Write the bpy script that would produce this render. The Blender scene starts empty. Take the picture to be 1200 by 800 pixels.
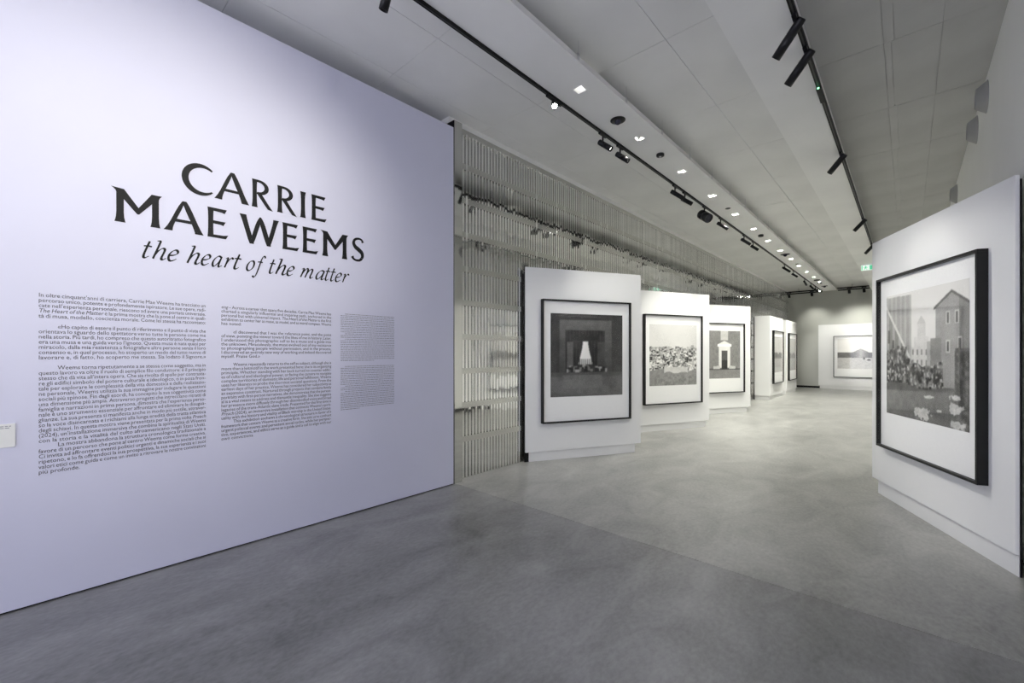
import bpy, bmesh, math, random
import numpy as np
from mathutils import Vector, Matrix, Euler

random.seed(7)
rng = np.random.default_rng(7)
SC = bpy.context.scene
COL = SC.collection
PI = math.pi

# ------------------------------------------------------------------ camera
cam_d = bpy.data.cameras.new('camera')
cam = bpy.data.objects.new('camera', cam_d)
COL.objects.link(cam)
cam.location = (0, 0, 1.62)
cam.rotation_euler = (PI / 2, 0, math.radians(42.577))
cam_d.sensor_width = 36.0
cam_d.lens = 36.0 * 505 / 1200
cam_d.shift_y = 13.3 / 1200
cam_d.clip_start = 0.05
SC.camera = cam

# ------------------------------------------------------------------ world: pale cool daylight reaching the open foyer behind the camera
world = bpy.data.worlds.new('world')
SC.world = world
world.use_nodes = True
bg = world.node_tree.nodes['Background']
bg.inputs[0].default_value = (0.83, 0.85, 1.0, 1)
bg.inputs[1].default_value = 2.3

# portal over the open end of the foyer: only tells the sampler where that daylight enters
_p = bpy.data.lights.new('foyer_opening', 'AREA')
_p.shape, _p.size, _p.size_y = 'RECTANGLE', 6.2, 4.5
_p.cycles.is_portal = True
_po = bpy.data.objects.new('foyer_opening', _p)
COL.objects.link(_po)
_po.location = (-2.5, -5.98, 2.28)
_po.rotation_euler = (PI / 2, 0, PI)

# ------------------------------------------------------------------ exposure
SC.view_settings.view_transform = 'Standard'
SC.view_settings.look = 'None'
SC.view_settings.gamma = 1.0
SC.view_settings.use_curve_mapping = False
SC.view_settings.exposure = 0.9
SC.cycles.max_bounces = 10
SC.cycles.diffuse_bounces = 5
SC.cycles.glossy_bounces = 6
SC.cycles.transparent_max_bounces = 12
SC.cycles.sample_clamp_indirect = 4.0
SC.cycles.use_denoising = True
SC.cycles.denoising_input_passes = 'RGB_ALBEDO_NORMAL'
SC.cycles.denoising_prefilter = 'NONE'
SC.cycles.caustics_reflective = True
SC.cycles.caustics_refractive = False
SC.cycles.blur_glossy = 0.5

# light levels (watts), all used by the lamp builders below
W_TEXT, W_TRACK, W_WASH, W_DOWN, W_END = 33, 150, 120, 170, 40
LAMP = (1.0, 0.985, 0.935)
LAMP_FAR = (1.0, 0.995, 0.91)
LAMP_TEXT = (1.0, 0.965, 0.84)

CEIL = 4.57
BAND = 4.365

# ================================================================== materials
def new_mat(name, color, rough=0.5, metal=0.0, spec=0.5, noise=None, bump=None, emit=None):
    """Principled material; noise=(scale, amount) varies its colour, bump=(scale, strength) its relief."""
    m = bpy.data.materials.new(name)
    m.use_nodes = True
    nt = m.node_tree
    b = nt.nodes['Principled BSDF']
    b.inputs['Base Color'].default_value = (*color, 1)
    b.inputs['Roughness'].default_value = rough
    b.inputs['Metallic'].default_value = metal
    b.inputs['Specular IOR Level'].default_value = spec
    if noise or bump:
        tc = nt.nodes.new('ShaderNodeTexCoord')
    if noise:
        n = nt.nodes.new('ShaderNodeTexNoise')
        n.inputs['Scale'].default_value = noise[0]
        n.inputs['Detail'].default_value = 5
        nt.links.new(tc.outputs['Object'], n.inputs['Vector'])
        r = nt.nodes.new('ShaderNodeValToRGB')
        a = noise[1]
        r.color_ramp.elements[0].position = 0.3
        r.color_ramp.elements[1].position = 0.7
        r.color_ramp.elements[0].color = (*[c * (1 - a) for c in color], 1)
        r.color_ramp.elements[1].color = (*[min(1, c * (1 + a)) for c in color], 1)
        nt.links.new(n.outputs['Fac'], r.inputs['Fac'])
        nt.links.new(r.outputs['Color'], b.inputs['Base Color'])
    if bump:
        n2 = nt.nodes.new('ShaderNodeTexNoise')
        n2.inputs['Scale'].default_value = bump[0]
        nt.links.new(tc.outputs['Object'], n2.inputs['Vector'])
        bp = nt.nodes.new('ShaderNodeBump')
        bp.inputs['Strength'].default_value = bump[1]
        bp.inputs['Distance'].default_value = 0.002
        nt.links.new(n2.outputs['Fac'], bp.inputs['Height'])
        nt.links.new(bp.outputs['Normal'], b.inputs['Normal'])
    if emit:
        b.inputs['Emission Color'].default_value = (*emit[0], 1)
        b.inputs['Emission Strength'].default_value = emit[1]
    return m

def concrete(name, base, var):
    """Polished concrete: cloudy trowelled tone, fine speckle, uneven gloss."""
    m = bpy.data.materials.new(name)
    m.use_nodes = True
    nt = m.node_tree
    N, L = nt.nodes, nt.links
    b = N['Principled BSDF']
    tc = N.new('ShaderNodeTexCoord')
    mp = N.new('ShaderNodeMapping')
    mp.inputs['Scale'].default_value = (1.0, 0.55, 1)
    mp.inputs['Rotation'].default_value = (0, 0, 0.5)
    L.new(tc.outputs['Object'], mp.inputs['Vector'])
    def noise(scale, detail, rough, dist=0.0):
        n = N.new('ShaderNodeTexNoise')
        n.inputs['Scale'].default_value = scale
        n.inputs['Detail'].default_value = detail
        n.inputs['Roughness'].default_value = rough
        n.inputs['Distortion'].default_value = dist
        L.new(mp.outputs['Vector'], n.inputs['Vector'])
        return n.outputs['Fac']
    big = noise(0.5, 3, 0.5, 0.2)
    mid = noise(2.4, 8, 0.62, 0.8)
    fine = noise(38, 4, 0.6)
    def mix(a, bb, fac):
        x = N.new('ShaderNodeMix')
        x.data_type = 'FLOAT'
        x.inputs[0].default_value = fac
        L.new(a, x.inputs[2]); L.new(bb, x.inputs[3])
        return x.outputs[0]
    v = mix(mix(big, mid, 0.5), fine, 0.2)
    r = N.new('ShaderNodeValToRGB')
    e = r.color_ramp.elements
    e[0].position, e[1].position = 0.22, 0.78
    e[0].color = (*[c * (1 - var) for c in base], 1)
    e[1].color = (*[c * (1 + var) for c in base], 1)
    L.new(v, r.inputs['Fac'])
    L.new(r.outputs['Color'], b.inputs['Base Color'])
    rr = N.new('ShaderNodeMapRange')
    rr.inputs['From Min'].default_value = 0.3
    rr.inputs['From Max'].default_value = 0.7
    rr.inputs['To Min'].default_value = 0.28
    rr.inputs['To Max'].default_value = 0.33
    L.new(mid, rr.inputs['Value'])
    L.new(rr.outputs['Result'], b.inputs['Roughness'])
    b.inputs['Specular IOR Level'].default_value = 0.5
    bp = N.new('ShaderNodeBump')
    bp.inputs['Strength'].default_value = 0.05
    bp.inputs['Distance'].default_value = 0.004
    L.new(mid, bp.inputs['Height'])
    L.new(bp.outputs['Normal'], b.inputs['Normal'])
    return m

def glass_mat():
    m = bpy.data.materials.new('picture glass')
    m.use_nodes = True
    nt = m.node_tree
    nt.nodes.clear()
    o = nt.nodes.new('ShaderNodeOutputMaterial')
    mx = nt.nodes.new('ShaderNodeMixShader')
    t = nt.nodes.new('ShaderNodeBsdfTransparent')
    g = nt.nodes.new('ShaderNodeBsdfGlossy')
    g.inputs['Roughness'].default_value = 0.0
    fr = nt.nodes.new('ShaderNodeFresnel')
    geo = nt.nodes.new('ShaderNodeNewGeometry')
    mr = nt.nodes.new('ShaderNodeMapRange')      # thin pane: same reflectance from either side
    mr.inputs['To Min'].default_value = 1.08
    mr.inputs['To Max'].default_value = 1 / 1.08
    nt.links.new(geo.outputs['Backfacing'], mr.inputs['Value'])
    nt.links.new(mr.outputs['Result'], fr.inputs['IOR'])
    nt.links.new(fr.outputs[0], mx.inputs[0])
    nt.links.new(t.outputs[0], mx.inputs[1])
    nt.links.new(g.outputs[0], mx.inputs[2])
    nt.links.new(mx.outputs[0], o.inputs[0])
    return m

def print_mat():
    m = bpy.data.materials.new('photographic print')
    m.use_nodes = True
    nt = m.node_tree
    b = nt.nodes['Principled BSDF']
    a = nt.nodes.new('ShaderNodeVertexColor')
    a.layer_name = 'tone'
    nt.links.new(a.outputs['Color'], b.inputs['Base Color'])
    b.inputs['Roughness'].default_value = 0.6
    b.inputs['Specular IOR Level'].default_value = 0.2
    b.inputs['Coat Weight'].default_value = 1.0      # glossy paper
    b.inputs['Coat Roughness'].default_value = 0.01
    b.inputs['Coat IOR'].default_value = 1.5
    return m

def steel(name, color, rough, wave):
    m = bpy.data.materials.new(name)
    m.use_nodes = True
    nt = m.node_tree
    b = nt.nodes['Principled BSDF']
    b.inputs['Base Color'].default_value = (*color, 1)
    b.inputs['Metallic'].default_value = 1.0
    b.inputs['Roughness'].default_value = rough
    tc = nt.nodes.new('ShaderNodeTexCoord')
    n = nt.nodes.new('ShaderNodeTexNoise')
    n.inputs['Scale'].default_value = 1.6
    n.inputs['Detail'].default_value = 1.0
    oi = nt.nodes.new('ShaderNodeObjectInfo')
    sc = nt.nodes.new('ShaderNodeVectorMath'); sc.operation = 'SCALE'
    cb = nt.nodes.new('ShaderNodeCombineXYZ')
    for k in range(3):
        nt.links.new(oi.outputs['Random'], cb.inputs[k])
    nt.links.new(cb.outputs[0], sc.inputs[0])
    sc.inputs['Scale'].default_value = 37.0
    ad = nt.nodes.new('ShaderNodeVectorMath')
    nt.links.new(tc.outputs['Object'], ad.inputs[0])
    nt.links.new(sc.outputs[0], ad.inputs[1])
    nt.links.new(ad.outputs[0], n.inputs['Vector'])
    bp = nt.nodes.new('ShaderNodeBump')
    bp.inputs['Strength'].default_value = wave
    bp.inputs['Distance'].default_value = 0.02
    nt.links.new(n.outputs['Fac'], bp.inputs['Height'])
    nt.links.new(bp.outputs['Normal'], b.inputs['Normal'])
    return m

M = {}
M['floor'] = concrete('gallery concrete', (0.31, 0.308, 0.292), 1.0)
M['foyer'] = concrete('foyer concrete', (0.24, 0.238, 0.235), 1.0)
M['ceiling'] = new_mat('ceiling board paint', (0.80, 0.80, 0.78), 0.85, noise=(1.2, 0.05), bump=(90, 0.15))
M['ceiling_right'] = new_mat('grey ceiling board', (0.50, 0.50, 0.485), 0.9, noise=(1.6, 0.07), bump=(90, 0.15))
M['band'] = new_mat('service band paint', (0.84, 0.84, 0.82), 0.8, noise=(1.5, 0.03), bump=(80, 0.1))
M['beam'] = new_mat('beam paint', (0.88, 0.88, 0.86), 0.8, noise=(1.0, 0.04))
M['void'] = new_mat('joint backing board', (0.50, 0.50, 0.49), 0.9, noise=(3, 0.1))  # plain grey backing seen in the ceiling joints and the floor joint
M['lilac'] = new_mat('lilac wall paint', (0.71, 0.712, 0.865), 0.62, noise=(2.0, 0.012), bump=(140, 0.10))
M['white_wall'] = new_mat('white wall paint', (0.78, 0.78, 0.76), 0.75, noise=(1.3, 0.02), bump=(90, 0.1))
M['end_wall'] = new_mat('end wall grey paint', (0.52, 0.525, 0.485), 0.8, noise=(1.0, 0.03))
M['panel'] = new_mat('display wall white paint', (0.80, 0.80, 0.79), 0.6, noise=(2.0, 0.01), bump=(120, 0.08))
M['plinth'] = new_mat('plinth paint', (0.74, 0.74, 0.73), 0.55, noise=(3.0, 0.02))
M['black'] = new_mat('matt black paint', (0.006, 0.006, 0.007), 0.6, spec=0.2, noise=(8, 0.15))
M['frame'] = new_mat('black stained frame', (0.009, 0.009, 0.009), 0.45, spec=0.3, noise=(12, 0.2))
M['mat_board'] = new_mat('white mount board', (0.82, 0.82, 0.805), 0.85, noise=(30, 0.01))
M['lamp_black'] = new_mat('black lamp enamel', (0.007, 0.007, 0.008), 0.36, spec=0.3, noise=(10, 0.15))
M['track'] = new_mat('black aluminium track', (0.006, 0.006, 0.006), 0.55, spec=0.2, noise=(10, 0.15))
M['groove'] = new_mat('track groove', (0.03, 0.03, 0.032), 0.4, metal=0.3, noise=(20, 0.2))
M['ink'] = new_mat('black vinyl lettering', (0.012, 0.012, 0.014), 0.55, spec=0.2, noise=(40, 0.15))
M['ink_grey'] = new_mat('dark grey printed text', (0.05, 0.05, 0.062), 0.6, noise=(40, 0.1))
M['ink_pale'] = new_mat('grey small print', (0.25, 0.25, 0.30), 0.6, noise=(40, 0.1))
M['card'] = new_mat('white card', (0.84, 0.84, 0.82), 0.6, noise=(20, 0.01))
M['lens'] = new_mat('lit lamp lens', (1, 1, 1), 0.3, emit=((1, 0.98, 0.92), 3.0), noise=(5, 0.01))
M['glare_lens'] = new_mat('lit lamp lens facing out', (1, 1, 1), 0.3, emit=((1, 0.98, 0.92), 60.0), noise=(5, 0.01))
M['led'] = new_mat('lit diffuser', (1, 1, 1), 0.4, emit=((1, 0.99, 0.93), 3.0), noise=(5, 0.01))
M['led_off'] = new_mat('dim diffuser', (0.35, 0.35, 0.33), 0.3, noise=(5, 0.05))
M['reflector'] = new_mat('white plaster trim', (0.86, 0.86, 0.84), 0.5, noise=(8, 0.01))
M['silver'] = new_mat('galvanised bracket', (0.62, 0.62, 0.63), 0.35, metal=0.7, noise=(15, 0.05))
M['grey_plastic'] = new_mat('light grey plastic', (0.34, 0.34, 0.335), 0.5, noise=(8, 0.03))
M['dark_lens'] = new_mat('smoked dome', (0.02, 0.02, 0.035), 0.05, noise=(5, 0.2))
M['exit_white'] = new_mat('backlit white legend', (0.6, 0.65, 0.6), 0.4, emit=((0.86, 1.0, 0.93), 0.42), noise=(5, 0.01))
M['exit_green'] = new_mat('backlit green legend', (0.1, 0.6, 0.35), 0.4, emit=((0.10, 0.55, 0.30), 0.35), noise=(5, 0.01))
M['green_led'] = new_mat('green indicator', (0.1, 0.8, 0.3), 0.4, emit=((0.3, 1.0, 0.5), 2.0), noise=(5, 0.01))
M['glass'] = glass_mat()
M['print'] = print_mat()
M['slat'] = steel('polished steel slat', (0.92, 0.92, 0.905), 0.04, 0.30)
M['band_steel'] = steel('polished steel band', (0.64, 0.635, 0.61), 0.20, 0.2)
M['back_steel'] = steel('satin steel sheet', (0.72, 0.72, 0.715), 0.06, 0.10)
M['post_steel'] = steel('polished steel post', (0.66, 0.66, 0.64), 0.05, 0.20)

# ================================================================== mesh helpers
def add_box(bm, x0, x1, y0, y1, z0, z1, bevel=0.0):
    r = bmesh.ops.create_cube(bm, size=1.0)
    vs = r['verts']
    bmesh.ops.scale(bm, vec=(x1 - x0, y1 - y0, z1 - z0), verts=vs)
    bmesh.ops.translate(bm, vec=((x0 + x1) / 2, (y0 + y1) / 2, (z0 + z1) / 2), verts=vs)
    if bevel:
        es = list({e for v in vs for e in v.link_edges})
        bmesh.ops.bevel(bm, geom=es, offset=bevel, segments=1, affect='EDGES')
    return vs

def add_lathe(bm, profile, seg=24, mat=None, cap0=True, cap1=True):
    """Spin (radius, z) points about z; optional matrix."""
    rings = []
    for r, z in profile:
        ring = []
        for k in range(seg):
            a = 2 * PI * k / seg
            v = Vector((r * math.cos(a), r * math.sin(a), z))
            ring.append(bm.verts.new(mat @ v if mat else v))
        rings.append(ring)
    for a, b in zip(rings, rings[1:]):
        for k in range(seg):
            bm.faces.new((a[k], a[(k + 1) % seg], b[(k + 1) % seg], b[k]))
    if cap0:
        bm.faces.new(list(reversed(rings[0])))
    if cap1:
        bm.faces.new(rings[-1])

def add_bar(bm, p, q, r, seg=10):
    d = Vector(q) - Vector(p)
    m = Matrix.Translation(p) @ d.to_track_quat('Z', 'Y').to_matrix().to_4x4()
    add_lathe(bm, [(r, 0), (r, d.length)], seg, m)

def obj(name, bm, mat, parent=None, loc=None, smooth=False):
    me = bpy.data.meshes.new(name)
    bmesh.ops.recalc_face_normals(bm, faces=bm.faces)
    bm.to_mesh(me)
    bm.free()
    me.materials.append(mat)
    if smooth:
        for p in me.polygons:
            p.use_smooth = len(p.vertices) == 4
    o = bpy.data.objects.new(name, me)
    COL.objects.link(o)
    if parent:
        o.parent = parent
    if loc:
        o.location = loc
    return o

def raw(name, verts, faces, mat, parent=None):
    me = bpy.data.meshes.new(name)
    me.from_pydata([tuple(v) for v in verts], [], [tuple(f) for f in faces])
    me.update()
    me.materials.append(mat)
    o = bpy.data.objects.new(name, me)
    COL.objects.link(o)
    if parent:
        o.parent = parent
    return o

def box(name, x0, x1, y0, y1, z0, z1, mat, parent=None, bevel=0.0):
    bm = bmesh.new()
    add_box(bm, x0, x1, y0, y1, z0, z1, bevel)
    return obj(name, bm, mat, parent)

def inst(name, src, parent, loc, rot=(0, 0, 0), scale=(1, 1, 1)):
    o = bpy.data.objects.new(name, src.data)
    COL.objects.link(o)
    o.parent = parent
    o.location = loc
    o.rotation_euler = rot
    o.scale = scale
    return o

def thing(name, label, cat, loc=(0, 0, 0), rotz=0.0, group=None):
    o = bpy.data.objects.new(name, None)
    o.empty_display_size = 0.1
    COL.objects.link(o)
    o.location = loc
    o.rotation_euler = (0, 0, rotz)
    o['label'] = label
    o['category'] = cat
    if group:
        o['group'] = group
    return o

def structure(o):
    o['kind'] = 'structure'
    return o

def spot(parent, loc, aim, watts, deg, color=LAMP, blend=0.6, size=0.03):
    d = bpy.data.lights.new('lamp_light', 'SPOT')
    d.energy = watts
    d.color = color
    d.spot_size = math.radians(deg)
    d.spot_blend = blend
    d.shadow_soft_size = size
    o = bpy.data.objects.new('lamp_light', d)
    COL.objects.link(o)
    o.parent = parent
    o.location = loc
    o.rotation_euler = Vector(aim).to_track_quat('-Z', 'Y').to_euler()
    return o

# ================================================================== the setting
XL, XR, Y0, YT, YE = -5.6, 0.62, -6.0, 3.46, 24.2
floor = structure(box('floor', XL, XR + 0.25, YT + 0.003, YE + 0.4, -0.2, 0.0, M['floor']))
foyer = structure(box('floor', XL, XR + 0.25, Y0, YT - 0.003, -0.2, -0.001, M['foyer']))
joint = box('joint_filler', XL, XR + 0.25, YT - 0.003, YT + 0.003, -0.19, -0.004, M['void'], foyer)

# ceiling: a dark deck with boards hung under it, joints left open
ceiling = structure(box('ceiling', XL, XR + 0.25, Y0, YE + 0.4, CEIL + 0.012, CEIL + 0.15, M['void']))
xs = [-5.6, -4.01, -3.25, -2.46, -1.68, -0.93]
ys = [YT - 0.95 + 1.46 * k for k in range(-6, 16)]
ys = [y for y in ys if Y0 < y < YE]
G = 0.0018
proto = {}
def board(x0, x1, y0, y1):
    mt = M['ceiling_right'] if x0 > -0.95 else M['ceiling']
    key = (round(x1 - x0, 3), round(y1 - y0, 3), mt.name)
    if key not in proto:
        w, d = (x1 - x0) / 2 - G, (y1 - y0) / 2 - G
        bm = bmesh.new()
        add_box(bm, -w, w, -d, d, 0, 0.011, 0.0)
        o = obj('ceiling_board', bm, mt, ceiling, ((x0 + x1) / 2, (y0 + y1) / 2, CEIL))
        proto[key] = o
    else:
        inst('ceiling_board', proto[key], ceiling, ((x0 + x1) / 2, (y0 + y1) / 2, CEIL + random.uniform(-0.0006, 0.0006)))
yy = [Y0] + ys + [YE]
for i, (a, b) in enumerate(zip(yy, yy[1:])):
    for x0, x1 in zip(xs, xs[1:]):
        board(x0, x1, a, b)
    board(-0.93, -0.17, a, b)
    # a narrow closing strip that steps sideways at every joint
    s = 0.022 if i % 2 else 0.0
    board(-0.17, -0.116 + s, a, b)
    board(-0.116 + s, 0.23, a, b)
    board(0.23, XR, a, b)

# walls
wall_right = structure(box('wall_right', XR, XR + 0.25, Y0, YE + 0.4, 0.10, CEIL, M['white_wall']))
structure(box('baseboard_right', XR + 0.03, XR + 0.25, Y0, YE + 0.4, 0.0, 0.10, M['black']))
wall_back = structure(box('wall_back', XL, XR, YE, YE + 0.25, 0.09, CEIL, M['end_wall']))
structure(box('baseboard_back', XL, XR, YE + 0.03, YE + 0.25, 0.0, 0.09, M['black']))
wall_far_left = structure(box('wall_left', XL - 0.2, XL, Y0, YE + 0.25, 0.0, CEIL, M['white_wall']))
# plaster header over the steel screen
structure(box('trim_1', -4.62, -4.213, 3.425, YE, 4.50, CEIL, M['reflector']))
# lowered beam along the right-hand ceiling
beam = structure(box('ceiling_beam', -1.148, -0.690, Y0, YE, 4.325, CEIL, M['beam']))

# ================================================================== lettering helpers
class Poly:
    """Collects flat polygons in the wall plane: (s, z) pairs."""
    def __init__(self):
        self.v, self.f = [], []
    def add(self, pts):
        n = len(self.v)
        self.v += pts
        self.f.append(tuple(range(n, n + len(pts))))
    def strip(self, a, b):
        for i in range(len(a) - 1):
            self.add([a[i], a[i + 1], b[i + 1], b[i]])
    def box(self):
        xs = [p[0] for p in self.v]
        return min(xs), max(xs)
    def fitted(self, s0, s1, zb, h):
        x0, x1 = self.box()
        k = (s1 - s0) / (x1 - x0)
        return [(s0 + (x - x0) * k, zb + y * h) for x, y in self.v]

def catmull(P, n=8):
    P = [Vector(p) for p in P]
    Q = [P[0] * 2 - P[1]] + P + [P[-1] * 2 - P[-2]]
    out = []
    for i in range(1, len(Q) - 2):
        for k in range(n):
            t = k / n
            a, b, c, d = Q[i - 1], Q[i], Q[i + 1], Q[i + 2]
            out.append(0.5 * ((2 * b) + (c - a) * t + (2 * a - 5 * b + 4 * c - d) * t * t + (3 * b - a - 3 * c + d) * t ** 3))
    out.append(P[-1])
    return out

def ribbon(po, pts, width):
    """width(i/n, direction) gives the full stroke width."""
    a, b = [], []
    n = len(pts)
    for i, p in enumerate(pts):
        t = (pts[min(i + 1, n - 1)] - pts[max(i - 1, 0)]).normalized()
        w = width(i / (n - 1), math.atan2(t.y, t.x)) / 2
        nn = Vector((-t.y, t.x)) * w
        a.append((p.x + nn.x, p.y + nn.y))
        b.append((p.x - nn.x, p.y - nn.y))
    po.strip(a, b)

def stem(po, xb, xt, wb, wm, wt, y0=0.0, y1=1.0):
    a, b = [], []
    for t, f in ((0, 1), (0.06, 0.62), (0.16, 0.22), (0.32, 0), (0.68, 0), (0.84, 0.22), (0.94, 0.62), (1, 1)):
        e = wb if t < 0.5 else wt
        w = wm + (e - wm) * f
        x = xb + (xt - xb) * t
        y = y0 + (y1 - y0) * t
        a.append((x - w / 2, y)); b.append((x + w / 2, y))
    po.strip(a, b)

def ell(cx, cy, rx, ry, a0, a1, n):
    return [(cx + rx * math.cos(math.radians(a0 + (a1 - a0) * i / n)), cy + ry * math.sin(math.radians(a0 + (a1 - a0) * i / n))) for i in range(n + 1)]

def cap(ch):
    p = Poly()
    if ch == 'I':
        stem(p, .105, .105, .21, .145, .21)
    elif ch == 'E':
        stem(p, .105, .105, .20, .155, .20)
        p.add([(.04, 1), (.57, 1), (.60, 1.0), (.53, .855), (.44, .885), (.10, .90)])
        p.add([(.10, .575), (.56, .575), (.49, .435), (.40, .465), (.10, .475)])
        p.add([(.04, 0), (.57, 0), (.645, .14), (.50, .108), (.10, .10)])
    elif ch == 'A':
        stem(p, .115, .51, .23, .125, .05)
        stem(p, .935, .535, .235, .175, .11)
        p.add([(.30, .40), (.76, .40), (.78, .305), (.26, .305)])
    elif ch == 'C':
        p.strip(ell(.5, .5, .5, .52, 46, 315, 40), ell(.585, .495, .40, .40, 55, 305, 40))
    elif ch == 'R':
        stem(p, .115, .115, .22, .155, .20)
        p.strip(ell(.27, .735, .365, .265, 90, -105, 26), ell(.25, .735, .225, .175, 90, -100, 26))
        p.add([(.03, 1), (.28, 1), (.28, .91), (.10, .91)])
        p.add([(.19, .50), (.36, .52), (.60, .20), (.76, .0), (.80, -.035), (.60, -.005), (.48, .13)])
    elif ch == 'M':
        stem(p, .20, .20, .25, .165, .165, 0, .96)
        stem(p, 1.01, 1.01, .24, .165, .165, 0, .96)
        p.add([(.0, 1.02), (.05, .985), (.10, .93), (.125, .86), (.29, .86), (.29, .995), (.22, 1.0)])
        p.add([(.12, .90), (.22, 1.0), (.29, .99), (.62, .50), (.61, .31), (.58, .315)])
        p.add([(.60, .31), (.61, .50), (.92, 1.0), (1.00, 1.0), (1.08, .90), (.63, .315)])
        p.add([(.92, 1.0), (1.17, 1.0), (1.12, .94), (1.092, .86), (.93, .86)])
    elif ch == 'W':
        stem(p, .385, .105, .14, .17, .215)
        stem(p, .375, .655, .11, .145, .03)
        stem(p, .94, .655, .14, .17, .05)
        stem(p, .925, 1.185, .11, .145, .19)
    elif ch == 'S':
        pts = catmull([(.53, .82), (.47, .93), (.32, .965), (.15, .90), (.09, .75), (.17, .60), (.34, .49), (.48, .37), (.50, .21), (.40, .07), (.23, .035), (.09, .08), (.02, .18)], 6)
        def w(t, d):
            return .085 + .10 * math.exp(-((t - .5) / .2) ** 2) + .03 * math.exp(-(t / .05) ** 2) + .05 * math.exp(-((1 - t) / .06) ** 2)
        ribbon(p, pts, w)
    return p

ITAL = {
    't': ([[(.27, 1.45), (.21, 1.0), (.14, .35), (.16, .06), (.28, .0), (.48, .17)]], [[(-.02, .99), (.25, 1.03), (.5, 1.0)]]),
    'h': ([[(.24, 1.62), (.18, 1.0), (.06, .0)], [(.10, .30), (.26, .72), (.48, .98), (.64, .92), (.64, .62), (.58, .22), (.62, .02), (.74, .03), (.88, .17)]], [[(.02, 1.56), (.14, 1.6), (.26, 1.62)]]),
    'e': ([[(.06, .46), (.36, .52), (.58, .68), (.60, .88), (.45, 1.0), (.24, .88), (.07, .55), (.08, .20), (.22, .0), (.42, .05), (.63, .22)]], []),
    'a': ([[(.66, .93), (.44, 1.0), (.20, .80), (.05, .45), (.06, .12), (.18, .0), (.36, .15), (.56, .48), (.68, .85)], [(.70, 1.0), (.62, .45), (.58, .12), (.66, .0), (.88, .17)]], []),
    'r': ([[(.20, 1.0), (.14, .5), (.06, .0)], [(.12, .35), (.28, .75), (.46, .98), (.58, .97), (.62, .86)]], [[(.0, .84), (.10, .95), (.20, 1.0)]]),
    'o': ([[(.42, 1.0), (.22, .88), (.07, .55), (.07, .18), (.22, .0), (.42, .08), (.60, .38), (.63, .75), (.53, .97), (.42, 1.0)]], []),
    'f': ([[(.98, 1.44), (.90, 1.60), (.74, 1.58), (.62, 1.30), (.54, .90), (.44, .25), (.34, -.25), (.22, -.52), (.06, -.56), (-.02, -.44)]], [[(.24, .97), (.52, 1.0), (.78, .98)]]),
    'm': ([[(.20, 1.0), (.14, .5), (.06, .0)], [(.10, .30), (.26, .72), (.44, .98), (.56, .92), (.56, .62), (.46, .0)], [(.50, .30), (.66, .72), (.86, .98), (.99, .92), (.99, .62), (.92, .22), (.96, .02), (1.06, .03), (1.2, .17)]], [[(.0, .84), (.10, .95), (.20, 1.0)]]),
}
def ital(ch, shear=0.22):
    p = Poly()
    nib = math.radians(38)
    for strokes, thick in ((ITAL[ch][0], .145), (ITAL[ch][1], .10)):
        for s in strokes:
            pts = [Vector((q[0] + shear * q[1], q[1])) for q in s]
            ribbon(p, catmull(pts, 7), lambda t, d: (.050 + thick * 1.12 * abs(math.sin(d - nib))))
    return p

# ------------------------------------------------------------------ the lilac text wall
TX = -4.12
wall_text = structure(box('wall_left', TX - 0.22, TX, -5.2, 3.42, 0.012, 4.395, M['lilac']))
wall_text['label'] = 'tall pale lilac partition wall carrying the black title and text columns'
box('edge_gap', TX - 0.21, TX - 0.012, 3.42, 3.436, 0.012, 4.39, M['black'], wall_text)
box('shadow_gap', TX - 0.21, TX - 0.012, -5.2, 3.42, 0.0, 0.012, M['black'], wall_text)

def on_wall(name, po, pts, mat, lift=0.0015):
    dep = {}
    for i, f in enumerate(po.f):            # pieces lie a hair apart so that overlaps stay clean
        for q in f:
            dep[q] = i
    return raw(name, [(TX + lift + 0.00003 * (dep[i] % 50), s, z) for i, (s, z) in enumerate(pts)], po.f, mat, wall_text)

for ch, s0, s1 in (('C', .722, .926), ('A', .934, 1.185), ('R', 1.203, 1.372), ('R', 1.404, 1.573), ('I', 1.601, 1.652), ('E', 1.702, 1.846)):
    p = cap(ch)
    on_wall('letter', p, p.fitted(s0, s1, 2.870, .2385), M['ink'])
for ch, s0, s1 in (('M', .322, .604), ('A', .612, .864), ('E', .888, 1.032), ('W', 1.112, 1.419), ('E', 1.448, 1.592), ('E', 1.622, 1.765), ('M', 1.785, 2.064), ('S', 2.092, 2.232)):
    p = cap(ch)
    on_wall('letter', p, p.fitted(s0, s1, 2.550, .239), M['ink'])
sub = [('t', .489, .546), ('h', .545, .629), ('e', .634, .708), ('h', .752, .840), ('e', .843, .915), ('a', .915, .992), ('r', 1.000, 1.072), ('t', 1.066, 1.127),
       ('o', 1.159, 1.230), ('f', 1.203, 1.317), ('t', 1.336, 1.391), ('h', 1.387, 1.481), ('e', 1.481, 1.554),
       ('m', 1.599, 1.722), ('a', 1.738, 1.832), ('t', 1.827, 1.883), ('t', 1.879, 1.935), ('e', 1.926, 2.000), ('r', 2.000, 2.075)]
for ch, s0, s1 in sub:
    p = ital(ch)
    on_wall('letter', p, p.fitted(s0, s1, 2.318, .086), M['ink'])

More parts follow.
